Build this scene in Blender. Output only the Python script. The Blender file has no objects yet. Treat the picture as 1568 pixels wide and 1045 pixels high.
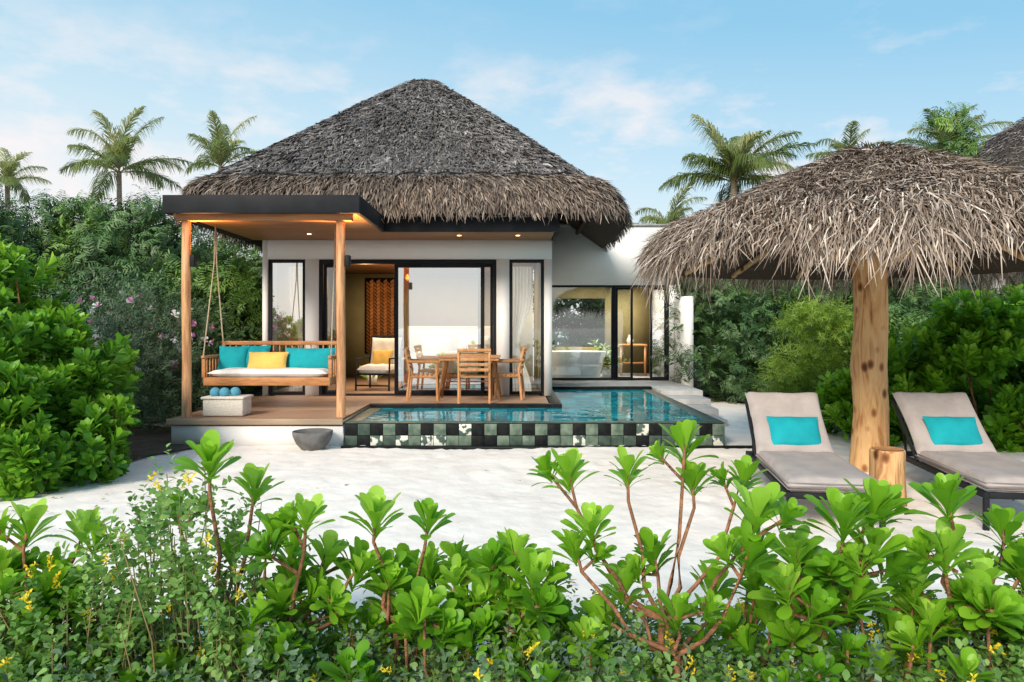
import bpy, math, random
import numpy as np
from mathutils import Vector, Matrix
rng = np.random.default_rng(11)
random.seed(11)
scene = bpy.context.scene
COL = scene.collection

# ------------------------------------------------------------------ helpers
def empty(name, loc=(0,0,0), rotz=0.0, scale=1.0):
    e = bpy.data.objects.new(name, None)
    e.empty_display_size = 0.2
    e.location = loc; e.rotation_euler = (0,0,rotz); e.scale=(scale,)*3
    COL.objects.link(e)
    return e

def mesh_np(name, V, F, mat, parent=None, smooth=False, attr=None):
    V = np.asarray(V, dtype=np.float32); F = np.asarray(F, dtype=np.int32)
    me = bpy.data.meshes.new(name)
    me.vertices.add(len(V)); me.vertices.foreach_set('co', V.ravel())
    k = F.shape[1]
    me.loops.add(F.size); me.loops.foreach_set('vertex_index', F.ravel())
    me.polygons.add(len(F))
    me.polygons.foreach_set('loop_start', np.arange(0, F.size, k, dtype=np.int32))
    me.polygons.foreach_set('loop_total', np.full(len(F), k, dtype=np.int32))
    if smooth: me.polygons.foreach_set('use_smooth', np.ones(len(F), dtype=bool))
    if attr is not None:
        a = me.attributes.new('rnd','FLOAT','POINT')
        a.data.foreach_set('value', np.asarray(attr, dtype=np.float32))
    me.update(calc_edges=True)
    if len(F)<20000: me.validate()
    ob = bpy.data.objects.new(name, me); COL.objects.link(ob)
    if mat: me.materials.append(mat)
    if parent: ob.parent = parent
    return ob

BF = np.array([[0,3,2,1],[4,5,6,7],[0,1,5,4],[1,2,6,5],[2,3,7,6],[3,0,4,7]])
def boxes(name, bl, mat, parent=None, bevel=0.0):
    V=[];F=[]
    for i,(x0,x1,y0,y1,z0,z1) in enumerate(bl):
        V += [(x0,y0,z0),(x1,y0,z0),(x1,y1,z0),(x0,y1,z0),(x0,y0,z1),(x1,y0,z1),(x1,y1,z1),(x0,y1,z1)]
        F.append(BF+8*i)
    ob = mesh_np(name, V, np.concatenate(F), mat, parent)
    if bevel>0:
        m=ob.modifiers.new('bevel','BEVEL'); m.width=bevel; m.segments=2; m.limit_method='ANGLE'
    return ob
def box(name,x0,x1,y0,y1,z0,z1,mat,parent=None,bevel=0.0):
    return boxes(name,[(x0,x1,y0,y1,z0,z1)],mat,parent,bevel)

def tube_arrays(pts, rad, n=8):
    pts=[Vector(p) for p in pts]; V=[];F=[]
    up=Vector((0,0,1))
    for i,p in enumerate(pts):
        d=(pts[min(i+1,len(pts)-1)]-pts[max(i-1,0)]).normalized()
        a = Vector((1,0,0)) if abs(d.z)>0.9 else up
        s=d.cross(a).normalized(); t=s.cross(d).normalized()
        for k in range(n):
            an=2*math.pi*(k+.5)/n
            V.append(p+(s*math.cos(an)+t*math.sin(an))*rad[i])
    for i in range(len(pts)-1):
        for k in range(n):
            a=i*n+k; b=i*n+(k+1)%n
            F.append((a,b,b+n,a+n))
    for base in (0,(len(pts)-1)*n):
        V.append(pts[0] if base==0 else pts[-1]); c=len(V)-1
        for k in range(0,n-1,2):
            F.append((base+k, base+(k+1)%n, base+(k+2)%n, c))
    return [tuple(v) for v in V],F
def tubes(name, segs, mat, parent=None, n=8, smooth=True):
    V=[];F=[];o=0
    for pts,rad in segs:
        if not hasattr(rad,'__len__'): rad=[rad]*len(pts)
        v,f=tube_arrays(pts,rad,n)
        V+=v; F+=[tuple(i+o for i in q) for q in f]; o+=len(v)
    return mesh_np(name,V,F,mat,parent,smooth=smooth)

def lathe(name, prof, mat, parent=None, n=40, loc=(0,0,0), wob=0.0, sx=1.0, sy=1.0):
    V=[];F=[]
    for i,(r,z) in enumerate(prof):
        for k in range(n):
            a=2*math.pi*k/n; w=1+wob*math.sin(3*a+1)+wob*.6*math.sin(5*a+z*3)
            V.append((loc[0]+r*w*math.cos(a)*sx,loc[1]+r*w*math.sin(a)*sy,loc[2]+z))
    for i in range(len(prof)-1):
        for k in range(n):
            F.append((i*n+k,i*n+(k+1)%n,(i+1)*n+(k+1)%n,(i+1)*n+k))
    return mesh_np(name,V,F,mat,parent,smooth=True)

def pillow(name, w, h, t, mat, parent, loc, rot, power=2.6, n=18):
    V=[];F=[]
    for side in (1,-1):
        for i in range(n+1):
            for j in range(n+1):
                x=-1+2*i/n; y=-1+2*j/n
                th=((1-abs(x)**power)*(1-abs(y)**power))**0.5
                pin=1-0.06*(1-abs(y)**2)*(abs(x)**4)
                pin2=1-0.06*(1-abs(x)**2)*(abs(y)**4)
                z=th*t/2+0.012*t/0.1*math.sin(x*7+y*3)*th*0.3
                V.append((x*w/2*pin, y*h/2*pin2, side*z))
    N=(n+1)**2
    for s in (0,1):
        for i in range(n):
            for j in range(n):
                a=s*N+i*(n+1)+j
                q=(a,a+n+1,a+n+2,a+1)
                F.append(q if s==0 else q[::-1])
    ob=mesh_np(name,V,F,mat,parent,smooth=True)
    ob.location=loc; ob.rotation_euler=rot
    return ob

# ------------------------------------------------------------------ materials
def nt(name):
    m=bpy.data.materials.new(name); m.use_nodes=True
    t=m.node_tree; b=t.nodes['Principled BSDF']
    return m,t,b
def ramp(t, stops, interp='LINEAR'):
    r=t.nodes.new('ShaderNodeValToRGB'); r.color_ramp.interpolation=interp
    e=r.color_ramp.elements
    while len(e)<len(stops): e.new(0.5)
    for el,(p,c) in zip(e,stops):
        el.position=p; el.color=(*c,1)
    return r
def M(name, c1, c2=None, rough=.7, scale=4, stretch=(1,1,1), bump=0.0, bscale=None, spec=.3, detail=6, lo=.35, hi=.65, bstretch=None, metallic=0):
    m,t,b=nt(name)
    b.inputs['Roughness'].default_value=rough
    b.inputs['Specular IOR Level'].default_value=spec
    b.inputs['Metallic'].default_value=metallic
    tc=t.nodes.new('ShaderNodeTexCoord')
    def noise(sc,st):
        mp=t.nodes.new('ShaderNodeMapping'); mp.inputs['Scale'].default_value=st
        t.links.new(tc.outputs['Object'],mp.inputs['Vector'])
        n=t.nodes.new('ShaderNodeTexNoise'); n.inputs['Scale'].default_value=sc; n.inputs['Detail'].default_value=detail
        t.links.new(mp.outputs[0],n.inputs['Vector']); return n
    if c2 is None: c2=tuple(x*.85 for x in c1)
    n=noise(scale,stretch); r=ramp(t,[(lo,c1),(hi,c2)])
    t.links.new(n.outputs['Fac'],r.inputs['Fac']); t.links.new(r.outputs[0],b.inputs['Base Color'])
    if bump>0:
        n2=noise(bscale or scale*4, bstretch or stretch); bp=t.nodes.new('ShaderNodeBump')
        bp.inputs['Strength'].default_value=bump; bp.inputs['Distance'].default_value=.02
        t.links.new(n2.outputs['Fac'],bp.inputs['Height']); t.links.new(bp.outputs[0],b.inputs['Normal'])
    return m
def leafmat(name, stops, rough=.45, trans=.3, spec=.4):
    m,t,b=nt(name)
    a=t.nodes.new('ShaderNodeAttribute'); a.attribute_name='rnd'
    r=ramp(t,stops); t.links.new(a.outputs['Fac'],r.inputs['Fac'])
    t.links.new(r.outputs[0],b.inputs['Base Color'])
    b.inputs['Roughness'].default_value=rough; b.inputs['Specular IOR Level'].default_value=spec
    if trans>0:
        tr=t.nodes.new('ShaderNodeBsdfTranslucent'); 
        hs=t.nodes.new('ShaderNodeHueSaturation'); hs.inputs['Value'].default_value=1.6; hs.inputs['Hue'].default_value=.485
        t.links.new(r.outputs[0],hs.inputs['Color']); t.links.new(hs.outputs[0],tr.inputs['Color'])
        mx=t.nodes.new('ShaderNodeMixShader'); mx.inputs[0].default_value=trans
        t.links.new(b.outputs[0],mx.inputs[1]); t.links.new(tr.outputs[0],mx.inputs[2])
        t.links.new(mx.outputs[0],t.nodes['Material Output'].inputs['Surface'])
    return m
def glassmat(name, refl, tint=(.9,.95,.95)):
    m,t,b=nt(name); t.nodes.remove(b)
    tr=t.nodes.new('ShaderNodeBsdfTransparent'); tr.inputs[0].default_value=(*tint,1)
    gl=t.nodes.new('ShaderNodeBsdfGlossy'); gl.inputs['Roughness'].default_value=.02; gl.inputs[0].default_value=(.95,.97,1,1)
    mx=t.nodes.new('ShaderNodeMixShader'); mx.inputs[0].default_value=refl
    t.links.new(tr.outputs[0],mx.inputs[1]); t.links.new(gl.outputs[0],mx.inputs[2])
    t.links.new(mx.outputs[0],t.nodes['Material Output'].inputs['Surface'])
    return m
def emis(name,c,s):
    m,t,b=nt(name); b.inputs['Emission Color'].default_value=(*c,1); b.inputs['Emission Strength'].default_value=s
    return m

sand=M('sand',(.89,.825,.75),(.79,.72,.645),rough=.95,scale=2.2,bump=1.0,bscale=5,spec=.1,detail=14)
plaster=M('white_plaster',(.86,.83,.79),(.82,.79,.75),rough=.85,scale=2,bump=.05,bscale=40,spec=.2)
black=M('black_metal',(.014,.015,.017),(.020,.021,.024),rough=.55,spec=.10)
soffitm=M('soffit_timber',(.38,.18,.075),(.25,.11,.045),rough=.5,scale=3,stretch=(.5,9,9),bump=.05)
postm=M('post_timber',(.60,.32,.15),(.38,.18,.08),rough=.5,scale=5,stretch=(5,5,.5),bump=.15,lo=.42,hi=.6)
deckm=M('deck_timber',(.46,.28,.17),(.31,.19,.12),rough=.6,scale=3,stretch=(.5,7,7),bump=.1)
fasciam=M('deck_edge',(.44,.33,.23),(.32,.23,.15),rough=.7,scale=3,stretch=(.5,5,5),bump=.1)
benchm=M('teak',(.54,.25,.095),(.38,.16,.06),rough=.45,scale=6,stretch=(1,6,6),bump=.05)
teakp=M('pale_teak',(.58,.29,.12),(.42,.19,.075),rough=.5,scale=6,stretch=(3,3,1),bump=.05)
stone=M('grey_stone',(.46,.45,.43),(.34,.34,.33),rough=.8,scale=5,bump=.2)
concrete=M('concrete',(.17,.165,.16),(.11,.105,.10),rough=.8,scale=9,bump=.3)
olive=M('olive_wall',(.30,.26,.12),(.26,.22,.10),rough=.8)
cream=M('cream_reflection_wall',(.52,.48,.40),(.47,.43,.36),rough=.8)  # pale colour stands in for the whitish reflection in the door glass
whitef=M('white_fabric',(.80,.78,.74),(.72,.70,.66),rough=.9,scale=9,bump=.2,bscale=30)
curtain=leafmat('curtain_fabric',[(0,(.80,.80,.78)),(1,(.80,.80,.78))],rough=.9,trans=.3,spec=.1)
teal=M('teal_fabric',(.006,.33,.37),(.004,.27,.31),rough=.85,scale=6,bump=.25,bscale=60)
yellow=M('yellow_fabric',(.80,.52,.13),(.70,.44,.10),rough=.85,scale=6,bump=.25,bscale=60)
greyf=M('grey_cushion',(.44,.385,.355),(.38,.33,.305),rough=.9,scale=8,bump=.35,bscale=90)
pipem=M('cushion_piping',(.30,.26,.24),(.26,.22,.2),rough=.9)
rope=M('rope',(.42,.35,.25),(.3,.25,.17),rough=.9,scale=60)
ceram=M('white_ceramic',(.84,.84,.82),(.8,.8,.79),rough=.15,spec=.5)
wicker=M('wicker',(.88,.82,.72),(.70,.62,.51),rough=.8,scale=45,stretch=(1,1,2),bump=.8,bscale=50)
towel=M('blue_towel',(.12,.38,.50),(.08,.30,.42),rough=.95,scale=40,bump=.6,bscale=90)
orangew=M('orange_carving',(.62,.26,.07),(.42,.15,.04),rough=.5,scale=5)
bark=M('palm_bark',(.28,.22,.17),(.14,.11,.08),rough=.9,scale=6,stretch=(1,1,4),bump=.6)
twig=M('shrub_stem',(.36,.16,.08),(.19,.09,.05),rough=.75,scale=25,bump=.8,bscale=60)
tilek=M('tile_black',(.006,.007,.008),(.014,.017,.016),rough=.5,scale=12,spec=.12)
tileg=M('tile_green',(.07,.11,.082),(.17,.22,.165),rough=.45,scale=10,spec=.25)
tiled=M('tile_dark_green',(.03,.055,.042),(.07,.10,.078),rough=.45,scale=10,spec=.25)
tilew=M('tile_marble',(.06,.10,.08),(.66,.66,.58),rough=.45,scale=9,spec=.25,lo=.46,hi=.51)
dirt=M('soil',(.10,.08,.055),(.06,.05,.035),rough=.95,scale=6,bump=.5)
glassA=glassmat('door_glass',.60)
glassB=glassmat('window_glass',.18)
lampm=emis('lamp_glow',(1,.62,.25),6)
logm,t,b=nt('peeled_log'); b.inputs['Roughness'].default_value=.6; b.inputs['Specular IOR Level'].default_value=.25
tc=t.nodes.new('ShaderNodeTexCoord')
mp=t.nodes.new('ShaderNodeMapping'); mp.inputs['Scale'].default_value=(7,7,.9); t.links.new(tc.outputs['Object'],mp.inputs['Vector'])
n1=t.nodes.new('ShaderNodeTexNoise'); n1.inputs['Scale'].default_value=1.6; n1.inputs['Detail'].default_value=8; n1.inputs['Distortion'].default_value=1.2
t.links.new(mp.outputs[0],n1.inputs['Vector'])
r1=ramp(t,[(.30,(.30,.12,.04)),(.43,(.56,.31,.13)),(.56,(.66,.41,.19)),(.70,(.36,.16,.06))]); t.links.new(n1.outputs['Fac'],r1.inputs['Fac'])
mp2=t.nodes.new('ShaderNodeMapping'); mp2.inputs['Scale'].default_value=(5.0,5.0,3.2); t.links.new(tc.outputs['Object'],mp2.inputs['Vector'])
vo=t.nodes.new('ShaderNodeTexVoronoi'); vo.inputs['Scale'].default_value=1.3; t.links.new(mp2.outputs[0],vo.inputs['Vector'])
r2=ramp(t,[(.10,(.06,.025,.01)),(.19,(.42,.25,.13)),(.30,(1,1,1))]); t.links.new(vo.outputs['Distance'],r2.inputs['Fac'])
mm=t.nodes.new('ShaderNodeMix'); mm.data_type='RGBA'; mm.blend_type='MULTIPLY'; mm.inputs['Factor'].default_value=.9
t.links.new(r1.outputs[0],mm.inputs['A']); t.links.new(r2.outputs[0],mm.inputs['B']); t.links.new(mm.outputs['Result'],b.inputs['Base Color'])
bp=t.nodes.new('ShaderNodeBump'); bp.inputs['Strength'].default_value=.5; bp.inputs['Distance'].default_value=.03
t.links.new(n1.outputs['Fac'],bp.inputs['Height']); t.links.new(bp.outputs[0],b.inputs['Normal'])

thatch_main=leafmat('thatch_roof',[(0,(.055,.051,.050)),(.5,(.15,.139,.134)),(.85,(.27,.250,.24)),(1,(.46,.43,.41))],rough=.9,trans=0,spec=.1)
thatch_fr=leafmat('thatch_fringe',[(0,(.065,.052,.044)),(.5,(.20,.158,.128)),(.85,(.38,.315,.262)),(1,(.62,.54,.47))],rough=.9,trans=0,spec=.1)
thatch_um=leafmat('thatch_parasol',[(0,(.085,.060,.045)),(.35,(.225,.170,.130)),(.7,(.42,.34,.275)),(1,(.78,.70,.61))],rough=.85,trans=0,spec=.15)
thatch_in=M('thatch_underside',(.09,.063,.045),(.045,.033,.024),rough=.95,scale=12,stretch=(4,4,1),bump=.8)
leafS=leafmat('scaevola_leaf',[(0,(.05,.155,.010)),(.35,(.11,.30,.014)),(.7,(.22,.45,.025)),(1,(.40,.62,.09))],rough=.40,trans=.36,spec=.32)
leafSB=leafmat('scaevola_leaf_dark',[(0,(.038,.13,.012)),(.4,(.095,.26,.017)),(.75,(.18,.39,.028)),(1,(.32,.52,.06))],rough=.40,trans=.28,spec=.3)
leafD=leafmat('tree_leaf_dark',[(0,(.022,.058,.018)),(.5,(.058,.125,.033)),(1,(.14,.23,.06))],rough=.5,trans=0)
leafM=leafmat('tree_leaf',[(0,(.035,.088,.016)),(.5,(.10,.20,.03)),(1,(.22,.35,.06))],rough=.5,trans=0)
leafY=leafmat('yellow_green_leaf',[(0,(.09,.17,.02)),(.5,(.20,.32,.035)),(1,(.38,.50,.09))],rough=.45,trans=.3)
leafG=leafmat('weed_leaf',[(0,(.06,.15,.03)),(.5,(.14,.29,.055)),(1,(.28,.44,.12))],rough=.55,trans=.3)
leafO=leafmat('oleander_leaf',[(0,(.05,.10,.045)),(.5,(.10,.17,.08)),(1,(.20,.28,.15))],rough=.5,trans=0)
leafP=leafmat('palm_leaf',[(0,(.06,.10,.025)),(.5,(.16,.21,.05)),(1,(.42,.42,.18))],rough=.4,trans=.35)
petY=leafmat('yellow_petal',[(0,(.80,.60,.02)),(1,(.9,.72,.05))],trans=.3)
petW=leafmat('white_petal',[(0,(.8,.78,.78)),(.75,(.8,.78,.78)),(.8,(.7,.2,.5)),(1,(.7,.25,.5))],trans=.3)
leafless=M('green_stalk',(.16,.17,.06),(.22,.13,.06),rough=.7,scale=20)
litterm=leafmat('dry_leaf',[(0,(.16,.09,.04)),(1,(.42,.30,.16))],trans=0)

# ------------------------------------------------------------------ foliage toolkit
TS={7:[0,.28,.52,.72,.87,.96,1],6:[0,.32,.60,.80,.94,1],4:[0,.45,.82,1],3:[0,.5,1]}
def leaf_strip(L, w, inc0, inc1, az, origin=(0,0,0), rows=6, fold=.25, shape='ob'):
    if shape=='ob':
        def prof(t):
            b=.12+.88*(min(1,t/.76)**1.5 if t<.76 else 1)
            return b if t<.76 else max(.10,math.sqrt(max(0,1-((t-.76)/.242)**2)))
    elif shape=='oval':
        prof=lambda t: math.sin(math.pi*min(.99,max(.04,t)))**.7
    V=[];F=[]
    u,z=0.0,0.0; ca,sa=math.cos(az),math.sin(az)
    ts=TS[rows]
    for i in range(rows):
        t=ts[i]
        inc=inc0+(inc1-inc0)*t
        if i>0:
            dl=(t-ts[i-1])*L
            u+=math.sin(inc)*dl; z+=math.cos(inc)*dl
        hw=w/2*prof(t)
        nx,nz=-math.cos(inc),math.sin(inc)
        for s in (-1,0,1):
            x=u+nx*fold*hw*abs(s); dz=nz*fold*hw*abs(s)
            V.append((origin[0]+x*ca - s*hw*sa, origin[1]+x*sa + s*hw*ca, origin[2]+z+dz))
    for i in range(rows-1):
        for s in (0,1):
            a=i*3+s; F.append((a,a+1,a+4,a+3))
    return V,F
def merge_leaves(leaves):
    V=[];F=[];A=[];o=0
    for (v,f),r in leaves:
        V+=v;F+=[tuple(i+o for i in q) for q in f];A+=[r]*len(v);o+=len(v)
    return np.array(V),np.array(F),np.array(A)
def rosette(n=20, L=.15, rows=6, seed=0, ratio=.37):
    R=random.Random(seed); lv=[]
    for i in range(n):
        f=i/(n-1)
        az=i*2.39996+R.uniform(-.25,.25)
        inc0=math.radians(6+34*f+R.uniform(-6,6)); inc1=math.radians(12+74*f**1.15+R.uniform(-18,18))
        l=L*(.5+.55*min(1,f*2.2))*R.uniform(.80,1.12)
        lv.append((leaf_strip(l,l*ratio*R.uniform(.85,1.15),inc0,inc1,az,(0,0,-.085*f*L/.15),rows,R.uniform(.1,.4)),(.28*(1-f)**1.3)-.12*f+R.uniform(-.12,.12)))
    return merge_leaves(lv)
def sprig(n=14, L=.4, leafL=.1, leafW=.035, seed=0, kind='pin', rows=3, droop=1.0):
    R=random.Random(seed); lv=[]
    pts=[]
    u=z=0
    for i in range(n):
        t=i/(n-1); inc=droop*1.3*t
        u+=math.sin(inc)*L/n; z+=math.cos(inc)*L/n
        pts.append((u,z,inc))
    for i,(u,z,inc) in enumerate(pts):
        sides=((1,-1) if kind=='pin' else (0,))
        for s in sides:
            if kind=='pin':
                az=s*math.radians(R.uniform(45,75)); i0=inc*.6+.8; i1=i0+.5
            else:
                az=i*2.4+R.uniform(-.4,.4); i0=R.uniform(.5,1.1); i1=i0+.4
            l=leafL*R.uniform(.7,1.15)*(1-.3*i/n)
            lv.append((leaf_strip(l,leafW*l/leafL,i0,i1,az,(u,0,z),rows,.2,'oval'),R.uniform(-.1,.1)))
    return merge_leaves(lv)
def basis(D):
    D=D/np.linalg.norm(D,axis=1,keepdims=True)
    k=len(D); r=rng.normal(size=(k,3)); X=np.cross(r,D); X/=np.linalg.norm(X,axis=1,keepdims=True)
    Y=np.cross(D,X)
    return np.stack([X,Y,D],axis=2)
def inst(tmpls, P, D, S, R):
    P=np.asarray(P);D=np.asarray(D)
    B=basis(D); idx=rng.integers(0,len(tmpls),len(P)); Vs=[];Fs=[];As=[];o=0
    for j,(tv,tf,ta) in enumerate(tmpls):
        m=idx==j
        if not m.any(): continue
        b=B[m];p=P[m];s=S[m];r=R[m]
        v=np.einsum('kij,nj->kni',b,tv)*s[:,None,None]+p[:,None,:]
        k=len(p);n=len(tv)
        Fs.append((tf[None]+ (np.arange(k)*n)[:,None,None]+o).reshape(-1,4))
        Vs.append(v.reshape(-1,3)); As.append((r[:,None]+ta[None]).ravel()); o+=k*n
    return np.concatenate(Vs),np.concatenate(Fs),np.clip(np.concatenate(As),0,1)
def clump_points(centers, radii, per, up_bias=.5, shell=(.8,1.05)):
    c=len(centers); d=rng.normal(size=(c*per,3)); d[:,2]=d[:,2]*.8+.25; d/=np.linalg.norm(d,axis=1,keepdims=True)
    C=np.repeat(centers,per,0); Rr=np.repeat(radii,per)
    P=C+d*(Rr*rng.uniform(*shell,size=c*per))[:,None]*np.array([1,1,.85])
    D=d.copy(); D[:,2]+=up_bias; D+=rng.normal(size=D.shape)*.25
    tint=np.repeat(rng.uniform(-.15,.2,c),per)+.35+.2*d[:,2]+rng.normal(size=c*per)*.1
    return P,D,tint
def ellipsoid_clumps(c, r, n, cr, zmin=0.05, inner=.35):
    d=rng.normal(size=(n,3)); d/=np.linalg.norm(d,axis=1,keepdims=True)
    f=rng.uniform(inner,1,n)**.6
    P=np.array(c)+d*np.array(r)*f[:,None]
    P=P[P[:,2]>zmin]
    return P, rng.uniform(*cr,size=len(P))
ros_hi=[rosette(23,.155,7,s) for s in range(6)]
ros_lo=[rosette(17,.155,4,s+10) for s in range(5)]
spr_pin=[sprig(9,.42,.13,.035,s,'pin',3) for s in range(4)]
spr_small=[sprig(16,.30,.055,.032,s+20,'alt',3,.4) for s in range(4)]
spr_big=[sprig(12,.45,.15,.06,s+30,'alt',3,.8) for s in range(4)]
spr_narrow=[sprig(18,.45,.14,.022,s+40,'alt',3,.5) for s in range(4)]

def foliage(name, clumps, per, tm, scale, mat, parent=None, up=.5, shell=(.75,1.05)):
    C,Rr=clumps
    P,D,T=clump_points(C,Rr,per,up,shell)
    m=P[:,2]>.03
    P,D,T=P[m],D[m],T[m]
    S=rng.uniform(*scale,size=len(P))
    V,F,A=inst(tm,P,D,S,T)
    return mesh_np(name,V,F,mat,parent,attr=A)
def join_clumps(*cl):
    return np.concatenate([c[0] for c in cl]),np.concatenate([c[1] for c in cl])

# ------------------------------------------------------------------ thatch
def strands(P,D,N,L,W,lift,jit,rnd,droop=0.0):
    k=len(P)
    S=np.cross(D,N); S/=np.linalg.norm(S,axis=1,keepdims=True)
    a=rng.normal(size=k)*jit
    D2=D*np.cos(a)[:,None]+S*np.sin(a)[:,None]; S2=np.cross(D2,N)
    tw=rng.uniform(-.8,.8,k); S2=S2*np.cos(tw)[:,None]+N*np.sin(tw)[:,None]
    lf=(lift*rng.uniform(.2,1.3,k))[:,None]
    bend=S*(rng.normal(size=k)*.10*L)[:,None]
    p0=P; p1=P+D2*(L*.5)[:,None]+N*lf; p2=P+D2*L[:,None]+N*lf*rng.uniform(.2,1.9,k)[:,None]+bend
    p2[:,2]-=droop*L
    w=W[:,None]
    V=np.stack([p0-S2*w*.4,p0+S2*w*.4,p1-S2*w*.5,p1+S2*w*.5,p2-S2*w*.10,p2+S2*w*.10],1).reshape(-1,3)
    b=(np.arange(k)*6)[:,None,None]
    F=(np.array([[0,1,3,2],[2,3,5,4]])[None]+b).reshape(-1,4)
    return V,F,np.repeat(np.clip(rnd,0,1),6)

def thatched_roof(parent, cx,cy,a,b,zt,zf,zb, flare=.38, dens=34000, fr=15000, xr=0.0):
    def surf(phi,t):
        tt=np.clip(t,0,1); s=np.clip(t-1,0,1)
        A=.26+(a-.26)*tt + flare*np.sin(s*math.pi/2); Bb=.18+(b-.18)*tt+flare*np.sin(s*math.pi/2)
        p=3+7*tt
        c=np.cos(phi); sn=np.sin(phi)
        r=1/((np.abs(c)/A)**p+(np.abs(sn)/Bb)**p)**(1/p)
        x=cx+r*c + xr*np.clip(c,0,1)*s; y=cy+r*sn
        z=zt-(zt-zf)*tt+ .06*np.sin(math.pi*tt)
        z=z+ .05*np.sin(phi*3+tt*9)*tt*(1-tt) 
        z=z-(zf-zb)*(1-np.cos(s*math.pi/2))*.75-(zf-zb)*s*.25
        return np.stack([x,y,z],-1)
    nphi=160; ts=np.concatenate([np.linspace(0,1,24),1+np.linspace(.1,1,10)])
    ph=np.linspace(0,2*math.pi,nphi,endpoint=False)
    G=surf(ph[None,:].repeat(len(ts),0),ts[:,None].repeat(nphi,1))
    V=G.reshape(-1,3)
    F=[]
    for i in range(len(ts)-1):
        for k in range(nphi):
            F.append((i*nphi+k,i*nphi+(k+1)%nphi,(i+1)*nphi+(k+1)%nphi,(i+1)*nphi+k))
    V=np.vstack([V,[[cx,cy,zt+.04]]])
    top=len(V)-1
    for k in range(0,nphi,2): F.append(((k+2)%nphi,(k+1)%nphi,k,top))
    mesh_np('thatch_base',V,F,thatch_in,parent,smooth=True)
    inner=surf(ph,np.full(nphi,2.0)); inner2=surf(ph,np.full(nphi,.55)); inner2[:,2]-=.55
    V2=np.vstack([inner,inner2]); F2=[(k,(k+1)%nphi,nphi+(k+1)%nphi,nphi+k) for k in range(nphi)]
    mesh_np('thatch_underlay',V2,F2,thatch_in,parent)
    def frame(phi,t):
        e=1e-3
        P=surf(phi,t); D=surf(phi,t+e)-surf(phi,t-e); Sx=surf(phi+e,t)-surf(phi-e,t)
        D/=np.linalg.norm(D,axis=1,keepdims=True); N=np.cross(Sx,D); N/=np.linalg.norm(N,axis=1,keepdims=True)
        N*=np.where((N[:,2]<0)&(t<1.2),-1,1)[:,None]
        out=P-np.array([cx,cy,0]); sg=np.sign(N[:,0]*out[:,0]+N[:,1]*out[:,1]); N*=np.where(sg<0,-1,1)[:,None]
        return P,D,N
    k=dens
    phi=rng.uniform(0,2*math.pi,k); t=np.sqrt(rng.uniform(0.0,1.0,k))
    rows=34; t=np.clip((np.floor(t*rows)+rng.normal(size=k)*.20+.3)/rows,0.004,.999)
    P,D,N=frame(phi,t)
    patch=.07*np.sin(phi*23+t*9)+.07*np.sin(P[:,0]*2.3+P[:,2]*3)
    V,F,A=strands(P+N*.01,D,N,rng.uniform(.11,.25,k),rng.uniform(.014,.036,k),.030,.40,rng.beta(2.2,2.6,k)+patch)
    mesh_np('thatch_shingles',V,F,thatch_main,parent,attr=A)
    k=fr
    phi=rng.uniform(0,2*math.pi,k); t=1+rng.uniform(-.03,.97,k)
    P,D,N=frame(phi,t)
    L=rng.uniform(.14,.36,k)*(1.0-.35*(t-1))
    V,F,A=strands(P+N*.01,D,N,L,rng.uniform(.010,.028,k),.04,.27,rng.beta(2,2.4,k)-.1*(t-1))
    mesh_np('thatch_fringe',V,F,thatch_fr,parent,attr=A)
    pts=surf(np.linspace(0,2*math.pi,400),np.full(400,1.0)); pts[:,2]+=.04+.02*np.sin(np.linspace(0,90*math.pi,400)); 
    o=pts-np.array([cx,cy,0]); pts[:,:2]+=.03*o[:,:2]/np.linalg.norm(o[:,:2],axis=1,keepdims=True)
    tubes('thatch_stitching',[([tuple(p) for p in pts],.014)],black,parent,6)

# ================================================================== GROUND
box('ground',-500,500,-500,500,-.5,0,sand)
nx,ny=300,240
xs=np.linspace(-9,9,nx); ys=np.linspace(1.0,15,ny)
X,Y=np.meshgrid(xs,ys)
Z=.030+.010*np.sin(X*1.7+Y*.6)+.008*np.sin(Y*2.3-X*1.1)+.004*rng.normal(size=X.shape)
for i in range(260):   # footprints with pushed-up rims
    fx,fy=rng.uniform(-6,6),rng.uniform(3.5,10); s=rng.uniform(.07,.13)
    q=((X-fx)/s)**2+((Y-fy)/(s*1.5))**2
    Z+=rng.uniform(.014,.026)*(q*.55-1)*np.exp(-q)
Z=np.maximum(Z,.003)
Z[0,:]=Z[-1,:]=-.02; Z[:,0]=Z[:,-1]=-.02
V=np.stack([X,Y,Z],-1).reshape(-1,3)
F=[(j*nx+i,j*nx+i+1,(j+1)*nx+i+1,(j+1)*nx+i) for j in range(ny-1) for i in range(nx-1)]
mesh_np('sand_beach',V,F,sand,smooth=True)

# ================================================================== VILLA
villa=empty('thatched_villa')
yw=13.3
wall=[(-4.49,-4.40,yw,yw+.2,.40,3.20),(-3.72,-3.48,yw,yw+.2,.40,2.86),(-.28,-.05,yw,yw+.2,.40,2.86),(.58,.72,yw,yw+.2,.40,2.86),
      (-4.40,.72,yw,yw+.2,2.86,3.20)]
boxes('front_wall',wall,plaster,villa)
boxes('side_walls',[(-4.49,-4.29,yw+.2,18.6,.40,3.4),(.52,.72,yw+.2,16.95,.40,3.4)],plaster,villa)
boxes('back_wall',[(-4.29,-2.6,18.4,18.6,.40,3.4)],olive,villa)
boxes('back_wall_bedside',[(-2.6,.52,18.4,18.6,.40,3.4)],cream,villa)
boxes('room_divider',[(.50,.515,yw+.2,16.9,.40,3.1),(-4.285,-4.27,yw+.2,18.3,.40,3.1)],olive,villa)
box('room_ceiling',-4.265,.495,yw+.2,18.39,2.95,3.05,soffitm,villa)
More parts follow.
